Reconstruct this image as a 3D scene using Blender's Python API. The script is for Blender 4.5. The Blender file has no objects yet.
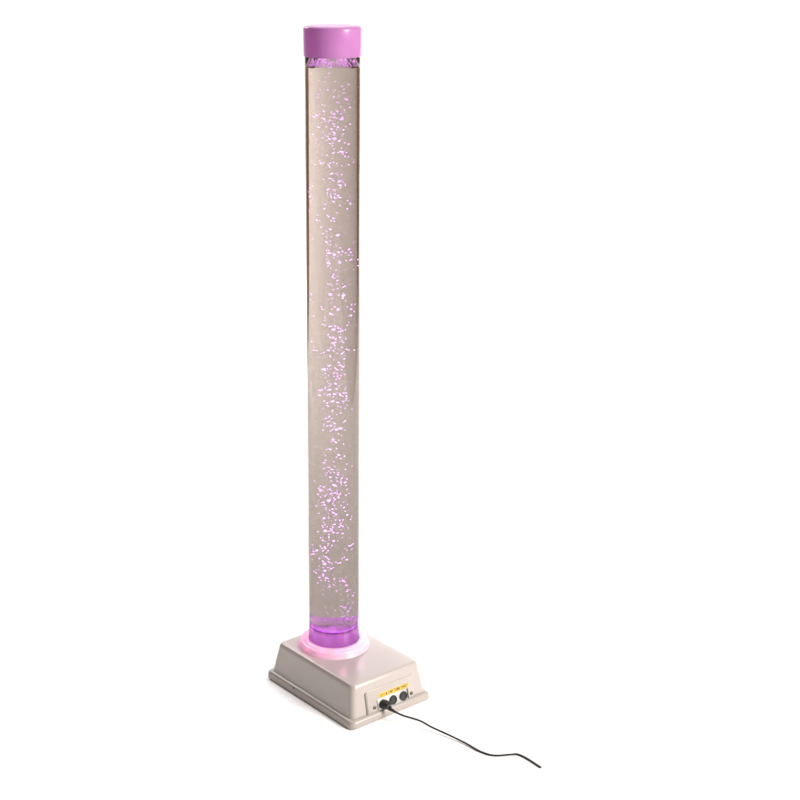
import bpy, bmesh, math, random
from mathutils import Vector, Matrix, noise
random.seed(11)
S = bpy.context.scene
COL = S.collection
PI = math.pi

# ------------------------------------------------------------------ helpers
def new_mat(name):
    m = bpy.data.materials.new(name); m.use_nodes = True
    nt = m.node_tree; nt.nodes.clear()
    out = nt.nodes.new('ShaderNodeOutputMaterial')
    return m, nt, out

def principled(name, col, rough=0.5, metal=0.0, spec=0.5, coat=0.0, coat_rough=0.05,
               bump=0.0, bump_scale=200.0, vary=0.0, vary_scale=12.0, trans=0.0, ior=1.5, rvar=0.0):
    m, nt, out = new_mat(name)
    b = nt.nodes.new('ShaderNodeBsdfPrincipled')
    b.inputs['Base Color'].default_value = (*col, 1)
    b.inputs['Roughness'].default_value = rough
    b.inputs['Metallic'].default_value = metal
    b.inputs['Specular IOR Level'].default_value = spec
    b.inputs['Coat Weight'].default_value = coat
    b.inputs['Coat Roughness'].default_value = coat_rough
    b.inputs['Transmission Weight'].default_value = trans
    b.inputs['IOR'].default_value = ior
    nt.links.new(b.outputs[0], out.inputs['Surface'])
    tc = nt.nodes.new('ShaderNodeTexCoord')
    if vary > 0 or rvar > 0:
        n = nt.nodes.new('ShaderNodeTexNoise'); n.inputs['Scale'].default_value = vary_scale
        n.inputs['Detail'].default_value = 6
        nt.links.new(tc.outputs['Object'], n.inputs['Vector'])
        if vary > 0:
            r = nt.nodes.new('ShaderNodeValToRGB')
            r.color_ramp.elements[0].position = .3; r.color_ramp.elements[1].position = .7
            r.color_ramp.elements[0].color = (*[c * (1 - vary) for c in col], 1)
            r.color_ramp.elements[1].color = (*[min(1, c * (1 + vary * .6)) for c in col], 1)
            nt.links.new(n.outputs['Fac'], r.inputs['Fac'])
            nt.links.new(r.outputs['Color'], b.inputs['Base Color'])
        if rvar > 0:
            mp = nt.nodes.new('ShaderNodeMapRange')
            mp.inputs['To Min'].default_value = max(0, rough - rvar); mp.inputs['To Max'].default_value = rough + rvar
            nt.links.new(n.outputs['Fac'], mp.inputs['Value'])
            nt.links.new(mp.outputs[0], b.inputs['Roughness'])
    if bump > 0:
        n2 = nt.nodes.new('ShaderNodeTexNoise'); n2.inputs['Scale'].default_value = bump_scale
        n2.inputs['Detail'].default_value = 3
        nt.links.new(tc.outputs['Object'], n2.inputs['Vector'])
        bp = nt.nodes.new('ShaderNodeBump'); bp.inputs['Strength'].default_value = bump
        bp.inputs['Distance'].default_value = .001
        nt.links.new(n2.outputs['Fac'], bp.inputs['Height'])
        nt.links.new(bp.outputs[0], b.inputs['Normal'])
    return m

def translucent_plastic(name, col, tcol, fac, rough=.3, gloss=.06):
    """milky plastic: diffuse + light passing through it + a glossy skin"""
    m, nt, out = new_mat(name)
    d = nt.nodes.new('ShaderNodeBsdfPrincipled'); d.inputs['Base Color'].default_value = (*col, 1)
    d.inputs['Roughness'].default_value = rough
    t = nt.nodes.new('ShaderNodeBsdfTranslucent'); t.inputs['Color'].default_value = (*tcol, 1)
    mx = nt.nodes.new('ShaderNodeMixShader'); mx.inputs[0].default_value = fac
    nt.links.new(d.outputs[0], mx.inputs[1]); nt.links.new(t.outputs[0], mx.inputs[2])
    nt.links.new(mx.outputs[0], out.inputs['Surface'])
    return m

def glass(name, col, ior):
    m, nt, out = new_mat(name)
    g = nt.nodes.new('ShaderNodeBsdfGlass'); g.inputs['Color'].default_value = (*col, 1)
    g.inputs['Roughness'].default_value = 0.0; g.inputs['IOR'].default_value = ior
    nt.links.new(g.outputs[0], out.inputs['Surface'])
    return m

def link(name, bm, mats, parent=None, smooth=True, loc=None):
    me = bpy.data.meshes.new(name); bm.to_mesh(me); bm.free()
    for m in (mats if isinstance(mats, (list, tuple)) else [mats]): me.materials.append(m)
    if smooth:
        for p in me.polygons: p.use_smooth = True
    o = bpy.data.objects.new(name, me); COL.objects.link(o)
    if parent: o.parent = parent
    if loc: o.location = loc
    return o

def sharp(o, ang=40):
    me = o.data
    bm = bmesh.new(); bm.from_mesh(me)
    for e in bm.edges:
        e.smooth = not (len(e.link_faces) == 2 and e.calc_face_angle(0) > math.radians(ang))
    bm.to_mesh(me); bm.free()
    return o

def lathe(profile, seg=96, bm=None, mat=0):
    """profile: list of (r, z) from bottom/outside on; r = 0 closes with a pole"""
    bm = bm or bmesh.new(); rings = []
    for r, z in profile:
        if r <= 1e-6: rings.append([bm.verts.new((0, 0, z))])
        else: rings.append([bm.verts.new((r * math.cos(2*PI*i/seg), r * math.sin(2*PI*i/seg), z)) for i in range(seg)])
    for a, b in zip(rings, rings[1:]):
        for i in range(seg):
            j = (i + 1) % seg
            if len(a) == 1 and len(b) == 1: continue
            if len(a) == 1: f = bm.faces.new((a[0], b[j], b[i]))
            elif len(b) == 1: f = bm.faces.new((a[i], a[j], b[0]))
            else: f = bm.faces.new((a[i], a[j], b[j], b[i]))
            f.material_index = mat
    return bm

def rrect(hw, hl, r, z, n=8):
    pts = []
    for cx, cy, a0 in ((hw-r, hl-r, 0), (-hw+r, hl-r, PI/2), (-hw+r, -hl+r, PI), (hw-r, -hl+r, 1.5*PI)):
        for k in range(n + 1):
            a = a0 + PI/2*k/n
            pts.append((cx + r*math.cos(a), cy + r*math.sin(a), z))
    return pts

def loft(rings, cap_top=True, cap_bot=True):
    bm = bmesh.new()
    vs = [[bm.verts.new(p) for p in ring] for ring in rings]
    n = len(vs[0])
    for a, b in zip(vs, vs[1:]):
        for i in range(n):
            j = (i + 1) % n
            bm.faces.new((a[i], a[j], b[j], b[i]))
    if cap_top: bm.faces.new(vs[-1])
    if cap_bot: bm.faces.new(list(reversed(vs[0])))
    return bm

def bevel_box(sx, sy, sz, bev, seg=3, M=None):
    bm = bmesh.new(); bmesh.ops.create_cube(bm, size=1)
    for v in bm.verts: v.co = Vector((v.co.x*sx, v.co.y*sy, v.co.z*sz))
    if bev > 0: bmesh.ops.bevel(bm, geom=list(bm.edges), offset=bev, segments=seg, profile=.5, affect='EDGES')
    if M: bm.transform(M)
    return bm

def tube_path(pts, rad, seg=12, sub=8):
    """swept round cable along a Catmull-Rom path; rad(t) gives the radius"""
    P = [Vector(p) for p in pts]; P = [P[0]*2 - P[1]] + P + [P[-1]*2 - P[-2]]
    path = []
    for i in range(1, len(P) - 2):
        p0, p1, p2, p3 = P[i-1:i+3]
        for k in range(sub):
            t = k / sub
            path.append(.5*((2*p1) + (p2-p0)*t + (2*p0-5*p1+4*p2-p3)*t*t + (3*p1-p0-3*p2+p3)*t**3))
    path.append(P[-2])
    bm = bmesh.new(); rings = []
    up = Vector((0, 0, 1))
    for i, p in enumerate(path):
        d = (path[min(i+1, len(path)-1)] - path[max(i-1, 0)]).normalized()
        s = d.cross(up).normalized(); u = s.cross(d)
        r = rad(i / (len(path)-1))
        rings.append([bm.verts.new(p + s*math.cos(2*PI*k/seg)*r + u*math.sin(2*PI*k/seg)*r) for k in range(seg)])
    for a, b in zip(rings, rings[1:]):
        for k in range(seg):
            j = (k+1) % seg
            bm.faces.new((a[k], b[k], b[j], a[j]))
    bm.faces.new(rings[0]); bm.faces.new(list(reversed(rings[-1])))
    return bm

# ------------------------------------------------------------------ dimensions (metres)
H_BODY, H_FL = .0827, .0199
TY = .0438                                   # tube axis sits towards the rear of the base
R = .050; R_IN = .0465
Z_TUBE0, Z_TUBE1 = .0835, 1.2450
Z_CAP0, Z_CAP1 = 1.2427, 1.2968
Z_PLUG = .1300; Z_WATER = 1.2265
YAW = -.6774
U = Vector((math.cos(YAW), math.sin(YAW), 0))      # to the right in the picture
V = Vector((-math.sin(YAW), math.cos(YAW), 0))     # away from the camera

# ------------------------------------------------------------------ materials
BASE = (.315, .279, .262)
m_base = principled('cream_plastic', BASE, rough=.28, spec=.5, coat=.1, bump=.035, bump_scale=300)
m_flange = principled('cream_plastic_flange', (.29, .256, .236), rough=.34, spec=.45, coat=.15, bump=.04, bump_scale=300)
m_collar = translucent_plastic('milky_collar_plastic', (.62, .57, .6), (.8, .7, .8), .4, rough=.22)
m_cap = translucent_plastic('glow_tinted_cap_plastic', (.46, .205, .43), (.062, .0115, .062), .45, rough=.24)  # purple glow from inside is put into the cap's own colour
m_plug = translucent_plastic('lilac_plug_plastic', (.55, .3, .58), (.8, .6, .85), .6, rough=.3)
TINT = (.455, .422, .402)  # dim studio seen through the clear tube, put into its colour
m_tube = glass('studio_dimmed_acrylic', TINT, 1.49)
m_inner = glass('clear_acrylic_inner', (1, 1, 1), 1.49)
m_wside = glass('water_side', (1, 1, 1), 1.33/1.49)
m_wtop = glass('water_surface', (1, 1, 1), 1.33)
m_bub = translucent_plastic('air_bubble', (.95, .95, .95), (.95, .95, .95), .45, rough=.2)
_nt = m_bub.node_tree; _o = next(n for n in _nt.nodes if n.type == 'OUTPUT_MATERIAL'); _src = _o.inputs['Surface'].links[0].from_socket
_tr = _nt.nodes.new('ShaderNodeBsdfTransparent'); _mx = _nt.nodes.new('ShaderNodeMixShader'); _mx.inputs[0].default_value = .4
_nt.links.new(_src, _mx.inputs[1]); _nt.links.new(_tr.outputs[0], _mx.inputs[2]); _nt.links.new(_mx.outputs[0], _o.inputs['Surface'])
m_disc = principled('brushed_steel_disc', (.36, .31, .30), rough=.25, metal=.9)
m_seal = principled('dark_lilac_seal', (.22, .07, .24), rough=.4)
m_black = principled('black_rubber', (.012, .012, .013), rough=.42, spec=.4, bump=.05, bump_scale=600)
m_sock = principled('black_socket_plastic', (.014, .014, .016), rough=.35)
m_plate = principled('brushed_socket_plate', (.42, .41, .39), rough=.38, metal=.6, bump=.04, bump_scale=900)
m_screw = principled('dark_screw_metal', (.14, .125, .11), rough=.35, metal=.9)
m_label = principled('yellow_label', (.66, .37, .035), rough=.45, vary=.05, vary_scale=60)
m_print = principled('label_print', (.035, .02, .006), rough=.6)
m_pad_shade = principled('pad_shade_grey', (.16, .15, .14), rough=.5)
m_gold = principled('brass_contact', (.6, .45, .2), rough=.3, metal=1)
m_seam = principled('tan_rib', (.33, .25, .18), rough=.5)
m_paper = principled('white_paper_sweep', (.92, .92, .92), rough=.9, spec=.1)

# ------------------------------------------------------------------ the setting: a white studio sweep
def sweep():
    prof = []; V1, RAD, HT = 2.7, 1.0, 3.4
    for v in (-4.2, -3.0, -2, -1, 0, 1.0): prof.append((v, 0))
    n = 24
    for k in range(n + 1):
        a = PI/2*k/n
        prof.append((V1 - RAD + RAD*math.sin(a), RAD - RAD*math.cos(a)))
    for z in (1.5, 2.2, 2.8, HT): prof.append((V1, z))
    bm = bmesh.new(); cols = []
    for u in (-2.0, -1.0, 0, 1.0, 1.86):
        cols.append([bm.verts.new(U*u + V*v + Vector((0, 0, z))) for v, z in prof])
    for a, b in zip(cols, cols[1:]):
        for i in range(len(prof)-1):
            bm.faces.new((a[i], b[i], b[i+1], a[i+1]))
    o = link('backdrop', bm, m_paper)
    o['kind'] = 'structure'
sweep()

# ------------------------------------------------------------------ the lamp
lamp = bpy.data.objects.new('bubble_tube_lamp', None); COL.objects.link(lamp)
lamp['label'] = 'tall clear bubble tube lamp glowing purple on a cream plastic box base'
lamp['category'] = 'bubble lamp'

# base housing
w, l, bw, bl = .168, .2384, .1881, .2625
rings = []
for t in [0, .12, .3, .5, .7, .85, .92]:
    z = H_FL - .002 + (H_BODY - H_FL + .002)*t
    hw = (bw + (w - bw)*t)/2; hl = (bl + (bl*0 + l - bl)*t)/2
    rings.append(rrect(hw, hl, .011, z))
rb = .0055
t0 = .92
for k in range(1, 9):
    a = PI/2*k/8
    z = H_BODY - rb + rb*math.sin(a)
    ins = rb*(1-math.cos(a))
    rings.append(rrect(w/2 - ins + .0003, l/2 - ins + .0003, .011 - ins*.6, z))
rings.append(rrect(w/2 - .02, l/2 - .02, .006, H_BODY))
base = link('base', loft(rings), m_base, lamp); sharp(base, 50)

# flange: the thicker moulded foot
fw, fl = .205, .2802
rings = []
for hw, hl, r, z in ((fw/2-.004, fl/2-.004, .011, .0005), (fw/2-.0012, fl/2-.0012, .0125, .0022), (fw/2, fl/2, .013, .005),
                     (fw/2-.0004, fl/2-.0004, .013, .0125), (fw/2-.0014, fl/2-.0014, .0125, .0155), (fw/2-.0035, fl/2-.0035, .012, .0175),
                     (fw/2-.0065, fl/2-.0065, .011, .0186), (bw/2-.001, bl/2-.001, .010, .0188)):
    rings.append(rrect(hw, hl, r, z))
flange = link('flange', loft(rings), m_flange, base); sharp(flange, 50)
# small moulding pip on the long side of the foot
bm = bmesh.new(); bmesh.ops.create_uvsphere(bm, u_segments=12, v_segments=8, radius=.0022, matrix=Matrix.Translation((-.1010, .046, .0150)))
link('moulding_pip', bm, m_screw, base)

# frame lying in the sloped front face: x along it, y up the slope, z out of it
pB = Vector((0, -bl/2, H_FL)); pT = Vector((0, -l/2, H_BODY))
ey = (pT - pB).normalized(); ex = Vector((1, 0, 0)); ez = ex.cross(ey)
def face_at(x, s, out=0.0, tilt=0.0):
    M = Matrix((ex, ey, ez)).transposed().to_4x4()
    M.translation = pB + ex*x + ey*s + ez*out
    return M @ Matrix.Rotation(tilt, 4, 'X')
PAD = .0010
pad = link('panel_pad', bevel_box(.1180, .0500, PAD + .004, .0012, 3, face_at(.0045, .0180, (PAD - .004)/2)), m_base, base); sharp(pad, 50)

link('pad_side_shade', bevel_box(.0036, .0470, .0022, .0004, 2, face_at(-.0566, .0180, .0005)), m_pad_shade, base)  # dark grey strip painting the pad's shaded left side
plate = link('socket_plate', bevel_box(.0785, .0262, .0020, .0008, 2, face_at(.0083, .0078, PAD + .0008)), m_plate, base); sharp(plate, 40)
SOCK = [(-.0188, .0084), (.0068, .0083), (.0332, .0078)]
def socket_mesh():
    prof = [(.0094, 0), (.0094, .0016), (.0090, .0022), (.0078, .0022), (.0076, .0004), (.0060, .0002), (.0058, .0008), (0, .0008)]
    bm = lathe(prof, 40)
    return bm
proto_s = None
for i, (x, s) in enumerate(SOCK):
    if proto_s is None:
        so = link('socket', socket_mesh(), m_sock, base); sharp(so, 35); proto_s = so
        bm = bmesh.new()
        for k in range(5):
            a = PI*(.1 + .2*k)
            bmesh.ops.create_cone(bm, cap_ends=True, segments=10, radius1=.0006, radius2=.0006, depth=.0014,
                                  matrix=Matrix.Translation((.0038*math.cos(a), .0038*math.sin(a), .0012)))
        pins = link('contact_pin', bm, m_sock, so)
    else:
        so = proto_s.copy(); COL.objects.link(so); so.parent = base
        q = pins.copy(); COL.objects.link(q); q.parent = so
    so.matrix_local = face_at(x, s, PAD + .0016)
# dark latch at the right end of the plate
link('latch', bevel_box(.0020, .0200, .0034, .0006, 2, face_at(.0452, .0092, PAD + .0018)), m_screw, base)
# screws left and right of the plate
ps = None
for x, s in ((-.0385, .0070), (.0556, .0057)):
    if ps is None:
        bm = lathe([(.0036, 0), (.0036, .0009), (.0028, .0019), (.0012, .0022), (0, .0023)], 28)
        ps = link('screw', bm, m_screw, base); sharp(ps, 50)
        sl = link('screw_slot', bevel_box(.0052, .0009, .0006, 0, 1, Matrix.Translation((0, 0, .0022))), m_sock, ps, smooth=False)
        o = ps
    else:
        o = ps.copy(); COL.objects.link(o); o.parent = base
        q = sl.copy(); COL.objects.link(q); q.parent = o
    o.matrix_local = face_at(x, s, PAD - .0002) @ Matrix.Rotation(.7 if x < 0 else -.5, 4, 'Z')
link('moulded_rib', bevel_box(.0026, .0125, .0024, .0006, 2, face_at(-.0236, -.0120, .0010)), m_seam, base)

# yellow label with its line of print
LT = math.atan2(-.0006, .0745)
lab = link('label_sticker', bevel_box(.0755, .0084, .0005, .0002, 1, face_at(.0127, .0256, PAD + .0003)), m_label, base, smooth=False)
cu = bpy.data.curves.new('print', 'FONT'); cu.body = '12 V & TAP TUBE ONLY'; cu.size = .0072; cu.align_x = 'CENTER'; cu.align_y = 'CENTER'
cu.extrude = .00006; cu.offset = .00024; cu.space_character = 1.02
to = bpy.data.objects.new('print_src', cu); COL.objects.link(to)
bpy.context.view_layer.update()
me = bpy.data.meshes.new_from_object(to.evaluated_get(bpy.context.evaluated_depsgraph_get()))
xs = [v.co.x for v in me.vertices]; k = .0710/(max(xs)-min(xs))
for v in me.vertices: v.co.x *= k
bpy.data.objects.remove(to)
me.materials.clear(); me.materials.append(m_print)
pr = bpy.data.objects.new('label_print', me); COL.objects.link(pr); pr.parent = lab
pr.matrix_local = face_at(.0127, .0256, PAD + .0007)

# stepped collar round the foot of the tube (hollow moulding)
col = link('collar', lathe([(.0724, .0004), (.0719, .0009), (.0714, .0018), (.0709, .0034), (.0696, .0044), (.0687, .0050), (.0684, .0058), (.0680, .0098), (.0672, .0118),
                            (.0655, .0129), (.0638, .0132), (.0630, .0127), (.0620, .0127), (.0613, .0138), (.0600, .0150), (.0575, .0157), (.0540, .0160), (.0512, .0158), (.0506, .0150), (.0505, .0004)], 128),
           m_collar, lamp, loc=(0, TY, H_BODY - .0003)); sharp(col, 60)

# plug in the foot of the tube
plug = link('plug', lathe([(0, .0840), (.0458, .0840), (.0458, .1275), (.0450, .1292), (.0435, .1300), (.0425, .1301), (.0425, .1292), (0, .1292)], 96), m_plug, lamp, loc=(0, TY, 0)); sharp(plug, 50)
disc = link('diffuser_disc', lathe([(0, .1294), (.0420, .1294), (.0422, .1302), (.0415, .1308), (.010, .1309), (.0090, .1316), (0, .1317)], 96), m_disc, plug); sharp(disc, 50)

seal = link('seal_ring', lathe([(.0459, .1268), (.0463, .1272), (.0463, .1292), (.0456, .1303), (.0440, .1309), (.0424, .1310), (.0420, .1304)], 96), m_seal, plug)

# acrylic tube: outer skin, rims, and the dry stretch of inner wall above the water
bm = lathe([(R, Z_TUBE0), (R, .4), (R, .8), (R, Z_TUBE1 - .0006), (R - .0006, Z_TUBE1), (R_IN + .0006, Z_TUBE1), (R_IN + .0001, Z_TUBE1 - .0006), (R_IN + .0001, Z_WATER - .0018)], 160)
for f in bm.faces:
    if all((v.co.x**2 + v.co.y**2)**.5 < R - .001 for v in f.verts): f.material_index = 1     # inner face: the tint is counted once, on the outer skin
tube = link('tube', bm, [m_tube, m_inner], lamp, loc=(0, TY, 0)); sharp(tube, 40)

# water column with a ruffled surface
bm = bmesh.new(); seg = 160; lev = []
for z in (.1285, .4, .8, Z_WATER):
    lev.append([bm.verts.new((R_IN*math.cos(2*PI*i/seg), R_IN*math.sin(2*PI*i/seg), z)) for i in range(seg)])
for a, b in zip(lev, lev[1:]):
    for i in range(seg):
        j = (i+1) % seg; bm.faces.new((a[i], a[j], b[j], b[i]))
prev = lev[-1]; NR = 22
for k in range(1, NR):
    r = R_IN*(1 - k/NR); ring = []
    for i in range(seg):
        a = 2*PI*i/seg; x, y = r*math.cos(a), r*math.sin(a)
        swell = .0034*math.exp(-((r - .006)/.016)**2)
        dz = swell + .0022*noise.noise(Vector((x*60, y*60, 2.3))) + .0014*noise.noise(Vector((x*150, y*150, 7.1)))
        dz *= min(1, k/3)
        ring.append(bm.verts.new((x, y, Z_WATER + dz)))
    for i in range(seg):
        j = (i+1) % seg; f = bm.faces.new((prev[i], prev[j], ring[j], ring[i])); f.material_index = 1
    prev = ring
c = bm.verts.new((0, 0, Z_WATER + .0034))
for i in range(seg):
    f = bm.faces.new((prev[i], prev[(i+1) % seg], c)); f.material_index = 1
water = link('water', bm, [m_wside, m_wtop], lamp, loc=(0, TY, 0)); sharp(water, 60)

# bubbles: lateral offset (mm), height (mm), * = a large one
BUB = """-4.8,1214 -9.6,1207 12.6,1191* 15.3,1186 -6.3,1184 3.8,1185 -18.4,1176 1.8,1174 16.6,1167* 6.5,1163* -15.1,1160 26.1,1155 7.2,1148* 16.2,1149 -11.8,1146 1.1,1142* -23.2,1137 -11.8,1134 11.2,1132* 2.3,1136 -4.1,1132 1.1,1126 -19.5,1119 -1.5,1116 6.6,1118 -14.4,1101 -5.1,1098 2.2,1099* 8.5,1094* 22.7,1089 1.7,1074 11.2,1074* 17.5,1067 31.7,1057 -17.1,1055 0.8,1056 11.9,1049 -1.7,1035* -3.1,1027 9.8,1023* 9.3,1013 -7,1004 2.1,993 9.2,991 1.5,982 25.8,980 -34.6,993 -12.7,973 0.6,953 -22.1,949 -3.3,933 6.7,922* -8.3,907 23.7,896 -5.9,887 1.9,887* 6.9,888 22.8,887 -5.9,869* 9.2,872 16.3,872 35.4,862 0.6,847 6.3,838 13.6,823 0.6,821 -4,809* 15,809* -33.9,811 33.6,791 -16.3,784 26.9,782 27.7,771 -3.6,771* 6.8,780 -4.9,748 7.5,748 18.1,748 0.4,740* -4.1,727* 9.1,726 2.2,715 -23.7,701 -6.1,700 18.2,702 11,693 15,684 7.5,676 -5.1,670* -13.3,664* 5.3,665 13.6,669 8.1,646 2.8,634 -17.3,624 -5.2,624 4.3,624 1.5,614* 9.6,613* -5.2,617 -20.1,613 13.6,615 -9.3,601 -1.2,600* 6.7,601* 13.6,600 -5.3,568 -10.7,566 16.8,562 1.4,554 4.2,545* 10.1,548* -0.7,524* 3.3,516 -4.6,501 8,495* 10.9,487 -11.5,482 -2.8,463 6.2,453 -4.7,447 6.2,442 18.2,439 0.6,430* -12.6,425 -5.7,425 -23.6,427 -4.4,414 9.4,414 7.2,404 -6.8,397* -11.8,385 -1.6,383 16.3,386 -0.2,373* 4,372 -14.2,362* 19.7,367 1.1,346 10,343 -13.4,338* -3.1,334 -6.9,323 -0.3,327 12.8,328 -0.3,311 -12.9,300 24.2,304 -14.7,311 24.2,300 -11.5,293 -21.9,287 -28.3,280 -10.9,276 -13.5,265* 6.1,266 17.9,270 -4.1,258 -13.5,253* -16.1,244 -24,240 -11,236* -19.7,231 0.8,230 13.8,227* 20.4,221 -0.6,219 -5.7,213* 3.9,205 19.1,203 10.8,173* 14.4,165* 19.1,156* 12.3,148 -9.9,160 28.9,193 27.4,171 11.2,143 18.4,139 11.7,136"""
def blob(bm, c, a, b, tilt, rz, sd, sub=2):
    """a flattened, wobbling bubble: half-width a, half-height b"""
    r = bmesh.ops.create_icosphere(bm, subdivisions=sub, radius=1)
    M = Matrix.Translation(c) @ Matrix.Rotation(rz, 4, 'Z') @ Matrix.Rotation(tilt, 4, 'Y')
    for v in r['verts']:
        p = v.co.copy(); k = 1 + .28*noise.noise(p*1.3 + Vector((sd, 0, 0)))
        p = Vector((p.x*a*k, p.y*a*.75*k, p.z*b*k + .35*b*p.x*p.x))
        v.co = M @ p
RZ = YAW
items = []
for q in BUB.split():
    bigq = q.endswith('*'); x, z = map(float, q.rstrip('*').split(','))
    wdt = random.uniform(.0023, .0032) if bigq else random.uniform(.0013, .0023)
    dep = random.uniform(-.014, .014)
    items.append((wdt, x/1000, dep, z/1000))
items.sort(reverse=True)
def place(x, d, z): return U*x + V*d + Vector((0, 0, z))
n_ind = 0; rest = bmesh.new()
for i, (a, x, d, z) in enumerate(items):
    b = a*random.uniform(.35, .7); tl = random.uniform(-.7, .7); rz = RZ + random.uniform(-.5, .5)
    if i < 96:
        bm = bmesh.new(); blob(bm, Vector((0, 0, 0)), a, b, tl, rz, i*3.7)
        link('bubble', bm, m_bub, water, loc=place(x, d, z))
    else:
        blob(rest, place(x, d, z), a, b, tl, rz, i*3.7)
# the finer bubbles that nobody could count: satellites in the plume and strays by the wall
anchors = [(x, d, z) for a, x, d, z in items]
for k in range(680):
    x, d, z = random.choice(anchors)
    blob(rest, place(x + random.gauss(0, .0055), d + random.gauss(0, .006), z + random.gauss(0, .012)), random.uniform(.0007, .0019),
         random.uniform(.0004, .0009), random.uniform(-.7, .7), random.uniform(0, 6), k*1.9, 1)
for k in range(110):
    an = random.uniform(0, 2*PI); r = R_IN*math.sqrt(random.uniform(.05, .93))
    blob(rest, Vector((r*math.cos(an), r*math.sin(an), random.uniform(.14, 1.2))), random.uniform(.0004, .0011),
         random.uniform(.0004, .0009), random.uniform(-.5, .5), 0, k*2.3, 1)
for v in list(rest.verts):
    if v.co.z > Z_WATER - .003 or v.co.z < .131: v.co.z = min(max(v.co.z, .131), Z_WATER - .003)
ro = link('fine_bubble', rest, m_bub, water); ro['kind'] = 'stuff'
# froth riding on the water surface
fr = bmesh.new()
for k in range(420):
    an = random.uniform(0, 2*PI); r = (R_IN - .0025)*math.sqrt(random.uniform(.05, 1))
    rr = random.uniform(.0005, .0019)
    blob(fr, Vector((r*math.cos(an), r*math.sin(an), Z_WATER + .0008 + random.uniform(0, .001) + .006*random.random()**3)), rr, rr*.8, 0, an, k*1.1, 1)
for k in range(150):
    an = random.uniform(0, 2*PI); rr = random.uniform(.0006, .0014)
    blob(fr, Vector(((R_IN - .0016)*math.cos(an), (R_IN - .0016)*math.sin(an), Z_WATER + .0012 + abs(random.gauss(0, .0009)))), rr, rr*.8, 0, an, k*1.7, 1)
fo = link('froth', fr, m_bub, water); fo['kind'] = 'stuff'

# cap, a hollow moulding closed over the tube
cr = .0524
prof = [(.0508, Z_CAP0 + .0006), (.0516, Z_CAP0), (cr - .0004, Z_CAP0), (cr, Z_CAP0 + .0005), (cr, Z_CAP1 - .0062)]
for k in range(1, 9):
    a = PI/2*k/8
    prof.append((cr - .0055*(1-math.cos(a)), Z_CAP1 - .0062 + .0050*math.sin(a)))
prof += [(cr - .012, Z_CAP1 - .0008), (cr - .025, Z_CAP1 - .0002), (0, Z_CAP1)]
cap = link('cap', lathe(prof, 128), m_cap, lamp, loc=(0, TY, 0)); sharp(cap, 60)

# ------------------------------------------------------------------ mains lead plugged into the first socket
cord = bpy.data.objects.new('power_cord', None); COL.objects.link(cord)
cord['label'] = 'thin black power cord plugged into the box and trailing over the white floor'
cord['category'] = 'cord'
pts = [(-.0188, -.1476, .0270), (-.0144, -.1661, .0235), (-.0064, -.1804, .0195), (.012, -.2059, .0135), (.0184, -.2333, .0095), (.028, -.2653, .0058),
       (.0359, -.3069, .0034), (.0379, -.3428, .0025), (.0445, -.3653, .0022), (.0558, -.3775, .0022), (.0756, -.3889, .0022), (.0858, -.3971, .0022),
       (.0888, -.4174, .0022), (.0866, -.4552, .0022)]
link('cable', tube_path(pts, lambda t: .0019, 14, 10), m_black, cord)
# plug body in the socket, then the tapering strain relief that bends into the cable
F = face_at(SOCK[0][0], SOCK[0][1], PAD + .0016)
bm = lathe([(0, .0012), (.0072, .0012), (.0074, .0030), (.0092, .0032), (.0094, .0046), (.0090, .0095), (.0078, .0125), (.0055, .0140), (0, .0142)], 36)
bm.transform(F)
pg = link('plug', bm, m_black, cord); sharp(pg, 45)
p_out = F @ Vector((0, 0, .0130))
sr = [p_out, F @ Vector((.0004, -.0004, .0175)), Vector(pts[0]) + Vector((0, 0, .0006)), (Vector(pts[0])*.45 + Vector(pts[1])*.55), Vector(pts[1])]
link('strain_relief', tube_path([tuple(v) for v in sr], lambda t: .0078 - .0055*min(1, t*1.1)**.8, 16, 8), m_black, cord)

# ------------------------------------------------------------------ light
W = bpy.data.worlds.new('World'); S.world = W; W.use_nodes = True
bgn = W.node_tree.nodes['Background']; bgn.inputs[0].default_value = (.24, .135, .075, 1); bgn.inputs[1].default_value = 1.0
# dim studio all round: dark overhead, brown walls and boards towards the horizon
wt = W.node_tree; wtc = wt.nodes.new('ShaderNodeTexCoord'); wsx = wt.nodes.new('ShaderNodeSeparateXYZ'); wr = wt.nodes.new('ShaderNodeValToRGB')
wn = wt.nodes.new('ShaderNodeTexNoise'); wn.inputs['Scale'].default_value = 3.0
wa = wt.nodes.new('ShaderNodeMath'); wa.operation = 'MULTIPLY_ADD'; wa.inputs[1].default_value = .5; wa.inputs[2].default_value = .5
wt.links.new(wtc.outputs['Generated'], wsx.inputs[0]); wt.links.new(wsx.outputs['Z'], wa.inputs[0]); wt.links.new(wa.outputs[0], wr.inputs['Fac'])
E = wr.color_ramp.elements
E[0].position = .0; E[0].color = (.12, .08, .06, 1); E[1].position = 1; E[1].color = (.10, .09, .085, 1)
for q, c in ((.30, (.80, .54, .37, 1)), (.50, (1.2, .83, .59, 1)), (.56, (.26, .20, .155, 1))):
    e = E.new(q); e.color = c
wm = wt.nodes.new('ShaderNodeMixRGB'); wm.blend_type = 'MULTIPLY'; wm.inputs['Fac'].default_value = .5
wt.links.new(wtc.outputs['Generated'], wn.inputs['Vector']); wt.links.new(wr.outputs['Color'], wm.inputs['Color1']); wt.links.new(wn.outputs['Fac'], wm.inputs['Color2'])
wt.links.new(wm.outputs['Color'], bgn.inputs[0])

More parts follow.
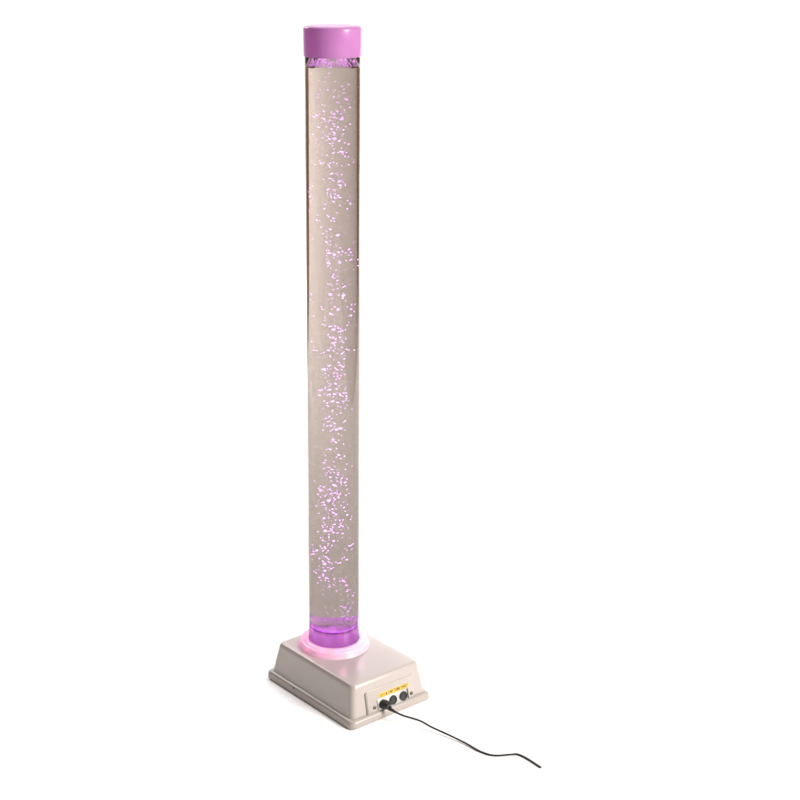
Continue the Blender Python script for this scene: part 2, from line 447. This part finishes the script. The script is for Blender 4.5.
def area(name, loc, target, sx, sy, power, col=(1, 1, 1), spread=180):
    ld = bpy.data.lights.new(name, 'AREA'); ld.shape = 'RECTANGLE'; ld.size = sx; ld.size_y = sy
    ld.energy = power; ld.color = col; ld.spread = math.radians(spread)
    o = bpy.data.objects.new(name, ld); COL.objects.link(o); o.location = loc
    o.rotation_euler = (Vector(target) - Vector(loc)).to_track_quat('-Z', 'Y').to_euler()
    return o
def uvz(u, v, z): return U*u + V*v + Vector((0, 0, z))
area('overhead_fill', uvz(.0, .5, 3.4), uvz(.0, .5, 0), 3.6, 4.0, 54, (1, .985, .96))  # added overhead light that whitens the sweep
area('key_softbox', uvz(3.3, -2.1, 2.05), uvz(0, 0, .4), 1.4, 1.4, 375, (1, .965, .915))
area('backdrop_strip_fill', uvz(.0, .8, 3.3), uvz(-.1, 2.7, 1.0), 3.0, .6, 45, (1, 1, 1))  # added light that whitens the backdrop wall

BEAM_POWER = 210
area('rear_shadow_fill', uvz(-1.5, 1.9, 2.3), uvz(-.45, .1, 0), 1.0, 1.0, 34, (1, 1, 1))  # added fill for the shadow left of the base
area('backdrop_spot_fill', uvz(2.1, .9, 2.2), uvz(1.35, 2.5, .5), 0.6, .6, 58, (1, .98, .95), 110)  # added to brighten the left band seen through the tube
# the lamp's LEDs under water and in plug, plus added collar, cap, top fills
def beam(loc, target, strength, angle):
    led = bpy.data.lights.new('bubble_beam', 'SPOT'); led.energy = 1; led.shadow_soft_size = .004
    led.spot_size = math.radians(angle); led.spot_blend = .5; led.color = (.66, .22, 1)
    led.use_nodes = True; ln = led.node_tree          # a collimated beam: it does not weaken along the tube
    em = next(n for n in ln.nodes if n.type == 'EMISSION')
    fo = ln.nodes.new('ShaderNodeLightFalloff'); fo.inputs['Strength'].default_value = strength
    ln.links.new(fo.outputs['Constant'], em.inputs['Strength'])
    lo = bpy.data.objects.new('bubble_beam', led); COL.objects.link(lo); lo.location = loc; lo.parent = lamp
    lo.rotation_euler = (Vector(target) - Vector(loc)).to_track_quat('-Z', 'Y').to_euler()
for k in range(8):
    a = 2*PI*(k + .3)/8
    x, y = .0425*math.cos(a), .0425*math.sin(a)
    beam((x, TY + y, .1335), (x*.4, TY + y*.4, .9), BEAM_POWER, 50)
    beam((x, TY + y, Z_WATER - .004), (x*.4, TY + y*.4, .5), BEAM_POWER, 50)  # added top beams for bubbles shadowed from below
def point(name, loc, power, col, rad=.006):
    ld = bpy.data.lights.new(name, 'POINT'); ld.energy = power; ld.color = col; ld.shadow_soft_size = rad
    o = bpy.data.objects.new(name, ld); COL.objects.link(o); o.location = loc; o.parent = lamp
PURPLE = (.86, .36, .94)
for z_ in (.092, .105, .118): point('plug_led', (0, TY, z_), .050, PURPLE, .012)
point('cap_glow_fill', (0, TY, 1.266), .40, PURPLE, .010)  # added hidden lamp, in place of the beam reaching the cap
for k in range(12):
    a = 2*PI*k/12
    point('collar_glow_fill', (.0585*math.cos(a), TY + .0585*math.sin(a), H_BODY + .006), 0.0075 if math.cos(a - PI) > .1 else .0035, (1, .10, .46) if math.cos(a - PI) > .1 else (.85, .42, 1), .0075)  # added lamps inside the collar to make it glow

# added unseen lamps standing in for glow from the clear tube foot
for k in range(8):
    a = 2*PI*(k + .5)/8; left = math.cos(a - PI) > .1
    point('foot_glow_fill', (.060*math.cos(a), TY + .060*math.sin(a), .121), .013 if left else .009, (1, .24, .55) if left else (1, .55, .95), .008)

# ------------------------------------------------------------------ camera
cd = bpy.data.cameras.new('camera'); cam = bpy.data.objects.new('camera', cd); COL.objects.link(cam)
cd.sensor_width = 36; cd.lens = 1501.3635/800*36
cd.shift_x = (400 - 343.851)/800; cd.shift_y = (410.0 - 400)/800
cd.clip_start = .05; cd.clip_end = 100
cam.location = (-1.6986, -2.0999, 1.4819)
cam.rotation_euler = (PI/2 - .3187, 0, YAW)
S.camera = cam

S.render.engine = 'CYCLES'
S.cycles.max_bounces = 20; S.cycles.transmission_bounces = 16; S.cycles.glossy_bounces = 6; S.cycles.diffuse_bounces = 5
S.cycles.blur_glossy = .5
S.cycles.use_denoising = True
try: S.cycles.denoiser = 'OPENIMAGEDENOISE'
except Exception: pass
S.view_settings.view_transform = 'Standard'; S.view_settings.look = 'None'
S.view_settings.exposure = 0; S.view_settings.gamma = 1
